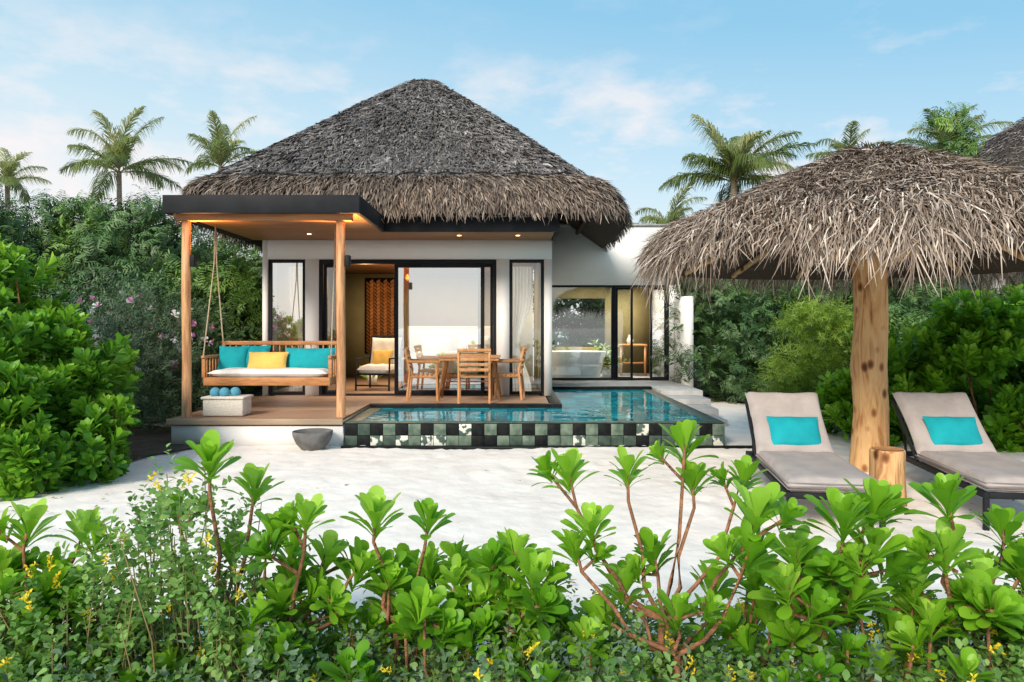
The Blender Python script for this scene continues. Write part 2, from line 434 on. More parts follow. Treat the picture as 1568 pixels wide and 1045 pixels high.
box('room_floor',-4.28,.5,yw+.05,18.39,.28,.405,deckm,villa)
boxes('foundation',[(-4.49,.6,13.45,20,0,.28),(.6,3.87,15.5,20,0,.28)],plaster,villa)
def frame_rect(name,x0,x1,z0,z1,y,w=.055,d=.07,parent=villa,mat=black):
    boxes(name,[(x0,x0+w,y,y+d,z0,z1),(x1-w,x1,y,y+d,z0,z1),(x0+w,x1-w,y,y+d,z1-w,z1),(x0+w,x1-w,y,y+d,z0,z0+w)],mat,parent,.004)
def pane(name,x0,x1,z0,z1,y,mat,parent=villa):
    mesh_np(name,[(x0,y,z0),(x1,y,z0),(x1,y,z1),(x0,y,z1)],[(0,1,2,3)],mat,parent)
frame_rect('window_frame',-4.395,-3.725,.42,2.855,yw+.04)
pane('window_pane',-4.34,-3.78,.48,2.8,yw+.08,glassA)
frame_rect('window_frame',-.045,.575,.42,2.855,yw+.04)
pane('window_pane',0.0,.52,.48,2.8,yw+.08,glassB)
boxes('door_frame',[(-3.475,-.285,yw+.02,yw+.18,2.78,2.855),(-3.475,-3.42,yw+.02,yw+.18,.41,2.78),(-.34,-.285,yw+.02,yw+.18,.41,2.78),(-3.42,-.34,yw+.02,yw+.18,.407,.43)],black,villa,.004)
frame_rect('side_door_leaf',-3.41,-3.14,.435,2.775,yw+.10)
pane('side_door_pane',-3.37,-3.19,.48,2.73,yw+.13,glassB)
frame_rect('sliding_door_leaf',-2.12,-.50,.435,2.775,yw+.03,.065)
pane('sliding_door_pane',-2.06,-.56,.48,2.73,yw+.06,glassA)
frame_rect('sliding_door_inner_leaf',-.62,-.345,.435,2.775,yw+.11,.05)
pane('sliding_door_inner_pane',-.57,-.39,.48,2.73,yw+.14,glassB)
box('sliding_door_handle',-2.10,-2.075,yw-.01,yw+.03,1.4,1.75,black,villa,.004)
def curtain_mesh(x0,x1,y,z0,z1,tie):
    V=[];F=[];nx=60;nz=16
    for j in range(nz+1):
        t=j/nz; z=z0+(z1-z0)*t
        pinch=1-tie*math.exp(-((t-.38)/.22)**2)
        for i in range(nx+1):
            s=i/nx
            V.append((x0+(x1-x0)*s*pinch,y+.03*math.sin(s*42)*(.6+.4*math.sin(s*7)),z))
    for j in range(nz):
        for i in range(nx):
            a=j*(nx+1)+i; F.append((a,a+1,a+nx+2,a+nx+1))
    return mesh_np('curtain',V,F,curtain,villa,smooth=True,attr=np.full(len(V),.5))
curtain_mesh(-3.74,-4.12,yw+.32,.45,2.75,.5)
curtain_mesh(-.03,.38,yw+.32,.45,2.75,.6)
cz=3.20
box('canopy_roof_wide',-4.66,-2.12,10.04,13.28,cz+.03,cz+.20,black,villa)
box('canopy_roof_narrow',-2.12,.71,12.04,13.28,cz+.03,cz+.20,black,villa)
fz0,fz1=cz-.02,cz+.225
boxes('canopy_fascia',[(-4.72,-2.06,9.98,10.04,fz0,fz1),(-4.72,-4.66,10.04,13.3,fz0,fz1),(-2.12,-2.06,10.04,12.04,fz0+.002,fz1-.002),
       (-2.06,.77,11.98,12.04,fz0+.004,fz1-.004),(.71,.77,12.04,13.3,fz0+.004,fz1-.004)],black,villa,.004)
bl=[]
y=10.05
while y<13.25:
    x1=-2.13 if y<12.0 else .70
    bl.append((-4.65,x1,y,y+.088,cz,cz+.028)); y+=.093
boxes('soffit_boards',bl,soffitm,villa,.003)
box('soffit_beam',-4.6,-2.2,10.12,10.26,3.10,3.195,soffitm,villa,.005)
for x in (-4.49,-2.36):
    tubes('canopy_post',[([(x,10.2,.40),(x+.006,10.2,1.2),(x-.005,10.2,2.1),(x,10.2,3.10)],[.064,.061,.063,.060])],postm,villa,16)
    box('post_lamp',x+.065,x+.13,10.15,10.25,2.47,2.63,black,villa,.01)
def light(name,kind,loc,energy,color,rot=(0,0,0),size=.1,spot=None,sy=None):
    l=bpy.data.lights.new(name,kind); l.energy=energy; l.color=color
    if kind=='AREA':
        l.size=size
        if sy: l.shape='RECTANGLE'; l.size_y=sy
    elif kind in('POINT','SPOT'): l.shadow_soft_size=size
    if spot: l.spot_size=spot; l.spot_blend=.8
    o=bpy.data.objects.new(name,l); o.location=loc; o.rotation_euler=rot; COL.objects.link(o); o.parent=villa
    return o
warm=(1,.60,.28)
for x in (-4.40,-2.27):
    light('post_uplight','SPOT',(x,10.32,2.66),150,(1,.50,.15),(math.pi,0,0),.03,math.radians(145))
for (x,yy) in ((-.9,12.6),(.1,12.6),(-3.4,12.4)):
    lathe('downlight',[(0.0,0),(.035,0),(.035,.01)],lampm,villa,12,(x,yy,cz-.006))
light('room_lamp','AREA',(-1.9,15.6,2.9),150,(1,.80,.58),(0,0,0),3.5,sy=3)
light('room_lamp_near_door','POINT',(-2.9,14.6,2.55),40,warm,(0,0,0),.12)
roof=villa
thatched_roof(roof,-1.90,15.9,3.36,3.85,6.90,4.10,3.44,flare=.34,dens=52000,fr=21000,xr=.28)
box('ceiling_plenum',-4.5,.73,13.3,18.6,3.41,3.6,plaster,villa)
tubes('rafters',[([(.2,y,4.6),(1.95,y,3.62)],.045) for y in (12.6,13.4,14.2,15.0,15.8,16.6,17.4)]+[([(1.5,12.3,3.8),(1.5,19,3.8)],.05)],thatch_in,villa,6)
boxes('roof_flashing',[(-2.0,.70,12.05,12.3,3.42,3.46)],stone,villa)
yb=17.0
boxes('wing_wall',[(.73,3.87,yb,yb+.2,2.60,3.95),(3.62,3.87,yb-.001,yb+.2,.40,2.60),(3.67,3.87,yb+.2,20,.4,3.95),(3.72,3.90,15.9,yb-.002,.0,2.30)],plaster,villa)
box('wing_parapet_cap',.7,3.93,yb-.04,yb+.26,3.951,4.0,stone,villa)
boxes('wing_back_wall',[(.73,1.0,19.8,20,.4,3.95),(2.5,3.67,19.8,20,.4,3.95),(1.0,2.5,19.8,20,2.4,3.95),(1.0,2.5,19.8,20,.4,1.1)],olive,villa)
box('wing_ceiling',.73,3.67,yb+.2,19.8,2.7,2.8,plaster,villa)
box('wing_floor',.73,3.67,15.46,19.79,.285,.402,stone,villa)
frame_rect('wing_window_frame',.80,2.34,.41,2.60,yb+.04,.05)
pane('wing_window_pane',.84,2.29,.45,2.55,yb+.08,glassB)
frame_rect('wing_door_frame',2.342,3.62,.41,2.60,yb+.04,.05)
frame_rect('wing_door_leaf',2.40,2.80,.43,2.55,yb+.12,.05)
pane('wing_door_pane',2.44,2.76,.46,2.5,yb+.15,glassB)
frame_rect('wing_door_leaf',3.20,3.58,.43,2.55,yb+.12,.05)
pane('wing_door_pane',3.24,3.54,.46,2.5,yb+.15,glassA)
light('wing_fill_light','AREA',(2.3,18.4,2.66),150,(1,.90,.76),(0,0,0),2.2,sy=1.6)  # added area light that brightens the bathroom and tub, not a fixture
vanity=empty('vanity_console')
boxes('console_top',[(2.7,3.4,18.6,19.1,1.15,1.2)],teakp,vanity,.01)
boxes('console_legs',[(2.72,2.77,18.62,18.67,.4,1.15),(3.33,3.38,18.62,18.67,.4,1.15),(2.72,3.38,18.68,19.0,.7,.74)],teakp,vanity)
lathe('vase',[(0,0),(.07,0),(.09,.1),(.04,.2),(.05,.24)],ceram,vanity,16,(3.0,18.8,1.2))
tub=empty('bathtub')
lathe('tub_shell',[(0,0),(.52,0),(.57,.06),(.66,.42),(.72,.64),(.70,.66),(.66,.64),(.58,.38),(.47,.12),(0,.10)],ceram,tub,48,(1.52,17.62,.403),sx=1,sy=.55)
vt=empty('potted_plant')
lathe('pot',[(0,0),(.12,0),(.16,.3),(.14,.3),(.1,.05)],ceram,vt,20,(2.35,18.2,.403))
V,F,A=inst(spr_big,np.tile([2.35,18.2,.65],(26,1))+rng.normal(size=(26,3))*.05,rng.normal(size=(26,3))*.6+[0,0,1.],rng.uniform(1.0,1.6,26),rng.uniform(.3,.8,26))
mesh_np('leaves',V,F,leafM,vt,attr=A)
carv=empty('carved_wall_panel')
V=[];F=[];n=0
for i in range(8):
    for j in range(20):
        x=-3.6+i*.085; z=1.02+j*.088; s=1 if i%2 else -1
        V+=[(x,18.33,z),(x+.08,18.33,z+.06*s),(x+.08,18.27,z+.07+.06*s),(x,18.27,z+.07)]
        F.append((n,n+1,n+2,n+3)); n+=4
mesh_np('carving_slats',V,F,orangew,carv)
box('carving_back',-3.65,-2.88,18.34,18.38,.98,2.85,black,carv)
arm=empty('armchair',(-2.62,14.6,.405),math.radians(-12))
tubes('armchair_frame',[([(-.34,-.35,0),(-.34,-.32,.62),(-.34,.35,.62),(-.34,.45,1.05)],.02),([(.34,-.35,0),(.34,-.32,.62),(.34,.35,.62),(.34,.45,1.05)],.02),
  ([(-.34,.35,0),(-.34,.35,.62)],.02),([(.34,.35,0),(.34,.35,.62)],.02),([(-.34,-.33,.32),(.34,-.33,.32)],.02),([(-.34,.45,1.05),(.34,.45,1.05)],.02),([(-.34,-.35,.1),(.34,-.35,.1)],.015)],black,arm,8)
pillow('armchair_seat',.66,.68,.2,whitef,arm,(0,0,.40),(0,0,0),6)
pillow('armchair_back',.64,.62,.2,whitef,arm,(0,.34,.72),(math.radians(75),0,0),6)
pillow('armchair_cushion',.42,.34,.14,yellow,arm,(.0,.16,.62),(math.radians(65),0,.1))
bed=empty('bed',(-1.25,15.6,.405))
box('bed_base',-.88,.88,-1.0,1.0,.06,.30,teakp,bed,.02)
box('mattress',-.86,.86,-.98,.98,.302,.60,whitef,bed,.06)
pillow('duvet',1.86,1.6,.22,whitef,bed,(0,-.25,.60),(0,0,0),8,24)
for x in (-.42,.42):
    pillow('bed_pillow',.74,.5,.22,whitef,bed,(x,.66,.82),(math.radians(60),0,0),3)
    pillow('bed_pillow_front',.6,.42,.18,whitef,bed,(x,.40,.80),(math.radians(55),0,0),3)
boxes('headboard',[(-1.1,1.1,1.02,1.10,.0,1.25)],whitef,bed,.03)  # white here also stands in for the pale reflection in the glass
plant=empty('potted_orchid')
lathe('pot',[(0,0),(.09,0),(.12,.22),(.11,.22),(.09,.02)],ceram,plant,20,(-2.95,15.6,.405))
V,F,A=inst(ros_lo,np.array([[-2.95,15.6,.65]]),np.array([[0,0,1.]]),np.array([2.4]),np.array([.6]))
mesh_np('orchid_leaves',V,F,leafS,plant,attr=A)

# ================================================================== DECK
deck=empty('wooden_deck')
bl=[];y=10.0
while y<13.25:
    x1=-2.30 if y<11.95 else .60
    bl.append((-4.64,x1,y,min(y+.132,13.29),.37,.40)); y+=.137
boxes('deck_boards',bl,deckm,deck,.003)
boxes('deck_subframe',[(-4.62,-2.31,10.03,13.29,.30,.366),(-2.31,.58,12.0,13.29,.30,.366)],fasciam,deck)
boxes('deck_edge_board',[(-4.66,-2.28,9.955,9.995,.325,.402)],fasciam,deck,.004)
boxes('deck_plinth',[(-4.60,-2.29,9.985,13.4,0,.298),(-2.29,.58,12.1,13.4,0,.298)],plaster,deck)
# ================================================================== POOL
pool=empty('swimming_pool')
px0,px1,py0=-2.26,2.88,10.0
boxes('pool_shell',[(px0+.012,px1-.012,py0+.012,py0+.20,.0,.335),(px0+.012,px0+.20,py0+.2,11.85,0,.335),(px1-.20,px1-.012,py0+.2,15.4,0,.335)],tilek,pool)
boxes('pool_rim',[(px0,px1,py0,py0+.16,.337,.352),(px0,px0+.2,py0+.16,11.81,.337,.352),(px1-.20,px1,py0+.16,15.24,.337,.352)],tiled,pool,.004)
boxes('pool_coping',[(px0,.62,11.82,11.99,.30,.405),(.62,.80,11.82,15.24,.30,.406),(.62,px1,15.25,15.45,.30,.405)],tilek,pool,.004)
groups={0:[],1:[],2:[],3:[]}
tw=(px1-px0)/30
for i in range(30):
    for r in range(2):
        x0=px0+i*tw+.003; x1=px0+(i+1)*tw-.003
        z0=.02+r*.158; z1=z0+.152
        if r==0: k=random.choice([1,2,1,0,3]) if i%2 else random.choice([1,1,0,2,3])
        else: k=0 if i%2==0 else random.choice([1,3,1,1,2])
        groups[k].append((x0,x1,py0-.004-random.random()*.003,py0+.012,z0,z1))
for i in range(11):
    for r in range(2):
        y0=py0+.014+i*tw; k=random.choice([0,1,2]); z0=.02+r*.158
        groups[k].append((px0-.004,px0+.012,y0,y0+tw-.006,z0,z0+.152))
for k,mt in enumerate((tilek,tileg,tiled,tilew)): boxes('pool_tiles',groups[k],mt,pool,.002)
boxes('overflow_channel',[(px0-.02,px1+.35,py0-.16,py0-.10,0,.052),(px0-.02,px1+.35,py0-.099,py0-.02,0,.044)],tilek,pool)
wm,t,b=nt('pool_water')
tc=t.nodes.new('ShaderNodeTexCoord')
br=t.nodes.new('ShaderNodeTexBrick'); br.offset=0; br.inputs['Scale'].default_value=1; br.inputs['Brick Width'].default_value=.3; br.inputs['Row Height'].default_value=.3
br.inputs['Color1'].default_value=(.006,.15,.20,1); br.inputs['Color2'].default_value=(.03,.46,.53,1); br.inputs['Mortar'].default_value=(.01,.15,.19,1); br.inputs['Mortar Size'].default_value=.012
nz=t.nodes.new('ShaderNodeTexNoise'); nz.inputs['Scale'].default_value=2.2; nz.inputs['Detail'].default_value=3
mixv=t.nodes.new('ShaderNodeVectorMath'); mixv.operation='MULTIPLY_ADD'; mixv.inputs[1].default_value=(.14,.14,.14)
t.links.new(tc.outputs['Object'],nz.inputs['Vector']); t.links.new(nz.outputs['Color'],mixv.inputs[0]); t.links.new(tc.outputs['Object'],mixv.inputs[2])
t.links.new(mixv.outputs[0],br.inputs['Vector']); t.links.new(br.outputs['Color'],b.inputs['Base Color'])
b.inputs['Roughness'].default_value=.02; b.inputs['IOR'].default_value=1.33; b.inputs['Specular IOR Level'].default_value=.4
n2=t.nodes.new('ShaderNodeTexNoise'); n2.inputs['Scale'].default_value=3.5; n2.inputs['Detail'].default_value=2
t.links.new(tc.outputs['Object'],n2.inputs['Vector'])
bp=t.nodes.new('ShaderNodeBump'); bp.inputs['Strength'].default_value=.12; bp.inputs['Distance'].default_value=.05
t.links.new(n2.outputs['Fac'],bp.inputs['Height']); t.links.new(bp.outputs[0],b.inputs['Normal'])
mesh_np('water',[(px0+.18,py0+.14,.347),(px1-.18,py0+.14,.347),(px1-.18,15.3,.347),(.75,15.3,.347),(.75,11.9,.347),(px0+.18,11.9,.347)],[(0,1,4,5),(1,2,3,4)],wm,pool)
steps=empty('stone_steps')
boxes('step_blocks',[(2.90,3.72,14.4,15.85,0,.40),(2.90,3.66,13.6,14.399,0,.31),(2.90,3.58,12.8,13.599,0,.22),(2.90,3.50,12.0,12.799,0,.13)],stone,steps,.01)

# ================================================================== SWING BENCH
sw=empty('hanging_swing_bench',(-3.60,11.25,0))
W=.93
boxes('swing_frame',[(-W,W,-.40,-.35,.78,.90),(-W,W,.35,.40,.78,.90),(-W,-W+.05,-.35,.35,.78,.90),(W-.05,W,-.35,.35,.78,.90)]+[(-W+.05,W-.05,-.33+i*.1,-.26+i*.1,.84,.87) for i in range(7)],benchm,sw,.006)
bl=[]
for s in (-1,1):
    x0=s*W-.025; 
    bl+=[(x0,x0+.05,-.40,-.35,.90,1.18),(x0,x0+.05,.35,.40,.90,1.42),(x0,x0+.05,-.42,.42,1.18,1.22)]
    for i in range(6): bl.append((x0+.015,x0+.035,-.28+i*.11,-.26+i*.11,.90,1.18))
bl.append((-W,W,.352,.398,1.36,1.42)); bl.append((-W,W,.36,.39,1.02,1.06))
for i in range(18): 
    x=-W+.1+i*(2*W-.2)/17; bl.append((x-.01,x+.01,.365,.385,.9,1.36))
boxes('swing_rails',bl,benchm,sw,.004)
pillow('seat_cushion',1.78,.72,.13,whitef,sw,(0,-.02,.955),(0,0,0),10,24)
pillow('pillow_teal',.46,.42,.16,teal,sw,(-.68,.10,1.15),(math.radians(72),0,.05))
pillow('pillow_teal',.44,.40,.14,teal,sw,(-.36,.16,1.17),(math.radians(70),0,-.05))
pillow('pillow_teal_long',.78,.36,.16,teal,sw,(.50,.10,1.15),(math.radians(70),0,0.0),3.5)
pillow('pillow_yellow',.60,.32,.15,yellow,sw,(-.10,-.06,1.12),(math.radians(62),0,0.03),3.2)
rp=[]
for s in (-1,1):
    rp.append(([(s*(W+.01),-.38,1.18),(s*(W-.02),-.05,2.6),(s*(W-.02),0,3.2)],.011))
    rp.append(([(s*(W+.01),.38,1.38),(s*(W-.02),.05,2.6),(s*(W-.02),0,3.2)],.011))
    rp.append(([(s*(W+.01),-.38,1.18),(s*(W+.01),-.38,.82)],.011))
tubes('swing_ropes',rp,rope,sw,6)
bk=empty('towel_basket')
boxes('basket_body',[(-4.28,-3.72,10.22,10.58,.405,.66)],wicker,bk,.02)
boxes('basket_rim',[(-4.30,-3.70,10.20,10.60,.64,.675)],wicker,bk,.012)
for i,(x,yy) in enumerate(((-4.16,10.36),(-4.02,10.34),(-3.90,10.42))):
    s=.072; lathe('rolled_towel',[(s*math.sin(a),s*math.cos(a)) for a in np.linspace(0.02,math.pi-.02,12)],towel,bk,20,(x,yy,.725),wob=.03)
fb=empty('stone_bowl')
lathe('bowl',[(0,.0),(.13,.0),(.15,.03),(.21,.10),(.255,.20),(.262,.26),(.245,.265),(.235,.22),(.16,.10),(0,.07)],concrete,fb,40,(-2.62,9.72,.015))

# ================================================================== DINING SET
def dining_chair(x,y,rot):
    c=empty('dining_chair',(x,y,.402),rot)
    segs=[([(.24,-.25,0),(.22,-.25,.64)],.022),([(.24,.25,0),(.22,.25,.64)],.022),
          ([(-.27,-.25,0),(-.22,-.25,.5),(-.30,-.25,.86)],.022),([(-.27,.25,0),(-.22,.25,.5),(-.30,.25,.86)],.022),
          ([(.28,-.26,.65),(-.26,-.26,.66)],.024),([(.28,.26,.65),(-.26,.26,.66)],.024),
          ([(.22,-.25,.40),(-.22,-.25,.40)],.02),([(.22,.25,.40),(-.22,.25,.40)],.02),([(.22,-.25,.40),(.22,.25,.40)],.02),
          ([(-.30,-.27,.86),(-.30,.27,.86)],.03)]
    tubes('chair_frame',segs,teakp,c,8)
    boxes('seat_slats',[(-.22+i*.075,-.16+i*.075,-.24,.24,.415,.435) for i in range(6)],teakp,c,.004)
    boxes('back_slats',[(-.262-.004*i,-.247-.004*i,-.25,.25,.52+i*.085,.57+i*.085) for i in range(4)],teakp,c,.003)
    return c
dining_chair(-1.50,12.62,0.05)
dining_chair(-.62,12.20,math.radians(92))
dining_chair(-.08,12.75,math.pi-.1)
tb=empty('dining_table',(-.72,12.72,.402))
boxes('table_top',[(-.52,.52,-.36+i*.104,-.27+i*.104,.72,.745) for i in range(7)]+[(-.5,.5,-.34,-.30,.67,.718),(-.5,.5,.30,.34,.67,.718)],teakp,tb,.004)
tubes('table_legs',[([(sx*.40,sy*.27,.70),(sx*.52,sy*.33,0)],[.032,.026]) for sx in(-1,1) for sy in(-1,1)]+[([(-.45,0,.3),(.45,0,.3)],.02)],teakp,tb,4,smooth=False)
lathe('table_vase',[(0,0),(.035,0),(.045,.06),(.02,.12),(.024,.14)],ceram,tb,16,(.1,0,.746))

# ================================================================== PARASOL
um=empty('thatched_parasol')
ux,uy=4.08,8.4
tubes('parasol_post',[([(ux-.03,uy,-.05),(ux-.015,uy,.3),(ux+.0,uy,.7),(ux-.03,uy,1.2),(ux,uy,1.7),(ux-.02,uy,2.4),(ux,uy,3.45)],[.215,.20,.185,.192,.178,.182,.15])],logm,um,24)
prof=[(0.02,3.64),(.20,3.63),(.6,3.47),(1.05,3.29),(1.70,2.98),(2.08,2.80),(2.29,2.66),(2.40,2.50),(2.42,2.36)]
pr=np.array(prof); cum=np.concatenate([[0],np.cumsum(np.linalg.norm(np.diff(pr,axis=0),axis=1))]); tot=cum[-1]
def us(phi,s):
    s=np.asarray(s)*tot
    r=np.interp(s,cum,pr[:,0]); z=np.interp(s,cum,pr[:,1])
    w=1+.02*np.sin(phi*4+1)+.012*np.sin(phi*9)
    return np.stack([ux+r*w*np.cos(phi),uy+r*w*np.sin(phi),z+.02*np.sin(phi*7)*r/2.5+.03*np.sin(phi*5+2)*r/2.5],-1)
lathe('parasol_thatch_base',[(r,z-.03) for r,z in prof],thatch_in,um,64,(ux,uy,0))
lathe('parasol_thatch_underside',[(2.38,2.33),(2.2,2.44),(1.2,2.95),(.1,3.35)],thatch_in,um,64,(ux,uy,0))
tubes('parasol_struts',[([(ux+.15*math.cos(a),uy+.15*math.sin(a),2.35),(ux+1.3*math.cos(a),uy+1.3*math.sin(a),2.88)],.045) for a in np.linspace(0,2*math.pi,7)[:-1]]
   +[([(ux,uy,3.36),(ux+2.3*math.cos(a),uy+2.3*math.sin(a),2.36)],.035) for a in np.linspace(0.2,2*math.pi+.2,15)[:-1]],logm,um,8)
def uframe(phi,s):
    e=1e-3; P=us(phi,s); D=us(phi,s+e)-us(phi,s-e); D/=np.linalg.norm(D,axis=1,keepdims=True)
    T=np.stack([-np.sin(phi),np.cos(phi),np.zeros_like(phi)],-1); N=np.cross(T,D); N/=np.linalg.norm(N,axis=1,keepdims=True)
    N*=np.where(N[:,2]<-.05,-1,1)[:,None]; o=np.stack([np.cos(phi),np.sin(phi),np.zeros_like(phi)],-1)
    N*=np.where((N*o).sum(1)<0,-1,1)[:,None]
    return P,D,N
k=30000; phi=rng.uniform(0,2*math.pi,k); s=np.sqrt(rng.uniform(0,1,k))*.80; s=np.clip(s,.01,.8)
P,D,N=uframe(phi,s)
V,F,A=strands(P,D,N,rng.uniform(.12,.34,k),rng.uniform(.006,.018,k),.045,.45,np.clip(rng.beta(1.6,2.2,k)*.95,0,.92))
mesh_np('parasol_shingles',V,F,thatch_um,um,attr=A)
k=21000; phi=rng.uniform(0,2*math.pi,k); s=.74+.245*rng.uniform(0,1,k)**1.15
P,D,N=uframe(phi,s)
L=rng.uniform(.12,.40,k)*(1+.40*np.sin(phi*11)*np.sin(phi*5+1))
long=rng.random(k)<.05; L=np.where(long,L*1.5,L)
D[:,2]-=.20; D/=np.linalg.norm(D,axis=1,keepdims=True)
V,F,A=strands(P,D,N,L,rng.uniform(.005,.017,k),.10,.34,rng.beta(1.4,1.6,k),droop=.10)
mesh_np('parasol_fringe',V,F,thatch_um,um,attr=A)
ph=np.linspace(0,2*math.pi,200); pp=us(ph,np.full(200,.75)); pp[:,2]+=.05
tubes('parasol_binding',[([tuple(p) for p in pp],.011)],black,um,6)

# ================================================================== LOUNGERS
def lounger(x,y,rot):
    e=empty('sun_lounger',(x,y,.01),rot)
    w=.37
    boxes('lounger_frame',[(-w,-w+.04,0,2.0,.27,.32),(w-.04,w,0,2.0,.27,.32),(-w+.04,w-.04,0,.04,.27,.32),(-w+.04,w-.04,1.96,2.0,.27,.32),(-w+.04,w-.04,1.3,1.34,.27,.31)]
        +[(sx-.02,sx+.02,yy,yy+.04,0,.27) for sx in(-w+.02,w-.02) for yy in(.0,1.90)],black,e,.005)
    pillow('lounger_mattress',.74,1.46,.13,greyf,e,(0,.70,.375),(0,0,0),14,30)
    pillow('lounger_back_mattress',.74,.90,.13,greyf,e,(0,1.70,.655),(math.radians(38),0,0),14,26)
    a=math.radians(38)
    for h in (.018,.072):
        tubes('mattress_piping',[([(-.36,.0,.325+h),(.36,.0,.325+h),(.365,1.38,.325+h),(-.365,1.38,.325+h),(-.36,.0,.325+h)],.004)],pipem,e,5)
    bf=boxes('lounger_back_frame',[(-w,-w+.03,0,.86,-.03,-.002),(w-.03,w,0,.86,-.03,-.002),(-w+.03,w-.03,.82,.86,-.03,-.002)],black,e,.004); bf.location=(0,1.38,.335); bf.rotation_euler=(a,0,0)
    tubes('lounger_prop',[([(sx,1.85,.70),(sx,1.75,.3)],.012) for sx in (-.33,.33)],black,e,8)
    pillow('lounger_pillow',.50,.36,.13,teal,e,(0.02,1.50,.60),(math.radians(50),0,.03))
lounger(2.55,5.82,math.radians(-8.5))
lounger(4.12,5.82,math.radians(-8.5))
st=empty('log_stump_table')
lathe('stump',[(0,0),(.165,0),(.160,.1),(.150,.3),(.152,.48),(.145,.50),(0,.505)],logm,st,32,(3.48,6.85,.01),wob=.035)
lathe('stump_top',[(0,0),(.12,0),(.135,.004)],teakp,st,24,(3.48,6.85,.516))

# ================================================================== PALMS
def palm(x,y,z,fl,seed,nf=16,lean=.6,up=.25,wind=0.5):
    R=random.Random(seed); p=empty('palm_tree')
    pts=[(x+lean*(1-t)**2,y,z*t) for t in np.linspace(0,1,10)]
    tubes('palm_trunk',[(pts,[.17-.07*t for t in np.linspace(0,1,10)])],bark,p,12)
    lv=[];ra=[]
    for i in range(nf):
        az=i*2.4+R.uniform(-.5,.5); f=i/(nf-1); L=fl*R.uniform(.7,1.15)
        e0=math.radians(84-76*f)+R.uniform(-.2,.2)+up*.3; bend=math.radians(R.uniform(50,105))
        P=[];n=24;u=0;zz=0
        for j in range(n+1):
            t=j/n; el=e0-bend*t**1.5
            if j: u+=math.cos(el)*L/n; zz+=math.sin(el)*L/n
            P.append((x+u*math.cos(az)+wind*(t*.6)**2,y+u*math.sin(az),z+zz,el))
        ra.append(([q[:3] for q in P[::3]],[.024*(1-.8*k/len(P[::3])) for k in range(len(P[::3]))]))
        tint=.70-.5*f+R.uniform(-.2,.3)
        for j in range(3,n+1):
            t=j/n
            for h in (0,.33,.66):
              for s in (-1,1):
                if R.random()<.12: continue
                q=P[j]; l=fl*.34*math.sin(math.pi*min(.97,.14+t*.84))**.6*R.uniform(.75,1.2)
                d=Vector((math.cos(az)*math.cos(q[3]),math.sin(az)*math.cos(q[3]),math.sin(q[3])))
                sd=Vector((-math.sin(az),math.cos(az),0))*s
                a=Vector(q[:3])-d*h*L/n
                dd=(d*.95+sd*.7+Vector((R.uniform(-.15,.25),0,R.uniform(-.35,.1)))).normalized()
                m=a+dd*l*.5; dd2=(dd*.8+Vector((0,0,-.9-R.uniform(0,.8)))).normalized(); e=m+dd2*l*.5
                wv=d.cross(dd).normalized().cross(dd)*.013*fl/2
                lv.append((([tuple(a-wv),tuple(a+wv),tuple(m+wv),tuple(m-wv),tuple(e+wv*.2),tuple(e-wv*.2)],[(0,1,2,3),(3,2,4,5)]),min(1,max(0,tint+R.uniform(-.1,.1)))))
    V,F,A=merge_leaves(lv); mesh_np('palm_fronds',V,F,leafP,p,attr=A)
    tubes('palm_rachis',ra,leafless,p,5)
palm(-17.0,32,8.3,2.9,1,17)
palm(-12.6,32,8.5,2.5,2,14,up=.7)
palm(-23.2,34,8.2,2.1,3,13)
palm(7.2,24,6.3,2.6,4,20)
palm(6.0,28,5.0,2.2,5,14)
palm(15.3,26,7.6,2.2,6,15)
palm(13.2,29,7.9,2.1,7,14)

# ================================================================== TREES / HEDGES
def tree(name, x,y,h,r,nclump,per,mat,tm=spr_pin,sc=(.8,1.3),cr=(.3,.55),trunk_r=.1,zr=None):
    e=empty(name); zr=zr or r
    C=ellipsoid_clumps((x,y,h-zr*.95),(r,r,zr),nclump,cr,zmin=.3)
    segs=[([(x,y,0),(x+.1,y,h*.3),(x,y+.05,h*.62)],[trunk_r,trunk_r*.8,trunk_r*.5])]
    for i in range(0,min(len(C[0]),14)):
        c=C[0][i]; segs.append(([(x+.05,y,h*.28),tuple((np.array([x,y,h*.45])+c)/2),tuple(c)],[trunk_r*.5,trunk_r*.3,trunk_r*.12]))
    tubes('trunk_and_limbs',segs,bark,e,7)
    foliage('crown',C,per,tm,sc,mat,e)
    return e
tree('broadleaf_tree',-11.4,16.0,4.7,1.7,55,50,leafD,zr=2.2)
tree('broadleaf_tree',-9.1,16.6,4.4,1.5,50,50,leafM,zr=2.2)
tree('broadleaf_tree',-7.6,15.2,3.8,1.2,40,50,leafD,zr=1.9)
tree('broadleaf_tree',-13.4,18.5,5.2,1.9,50,50,leafM,zr=2.3)
tree('broadleaf_tree',-6.7,18.6,3.8,1.6,45,50,leafM,zr=2.0)
tree('broadleaf_tree',-6.2,14.8,3.0,1.0,32,50,leafM,zr=1.4)
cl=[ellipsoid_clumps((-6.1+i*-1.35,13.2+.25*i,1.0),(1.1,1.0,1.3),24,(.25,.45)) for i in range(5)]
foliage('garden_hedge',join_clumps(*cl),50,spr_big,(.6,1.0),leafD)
ol=ellipsoid_clumps((-5.75,11.4,.9),(.9,.8,1.35),38,(.18,.36))
o=empty('oleander_bush')
foliage('oleander_leaves',ol,55,spr_narrow,(.5,.8),leafO,o,up=1.2)
P,D,T=clump_points(ol[0],ol[1]*1.35,5,.5); m=(P[:,2]>1.0); P=P[m];D=D[m]
fl=[rosette(8,.075,4,s+50,.8) for s in range(3)]
V,F,A=inst(fl,P,D,np.full(len(P),1.0),rng.uniform(0,1,len(P))); mesh_np('oleander_flowers',V,F,petW,o,attr=A)
cl=[]
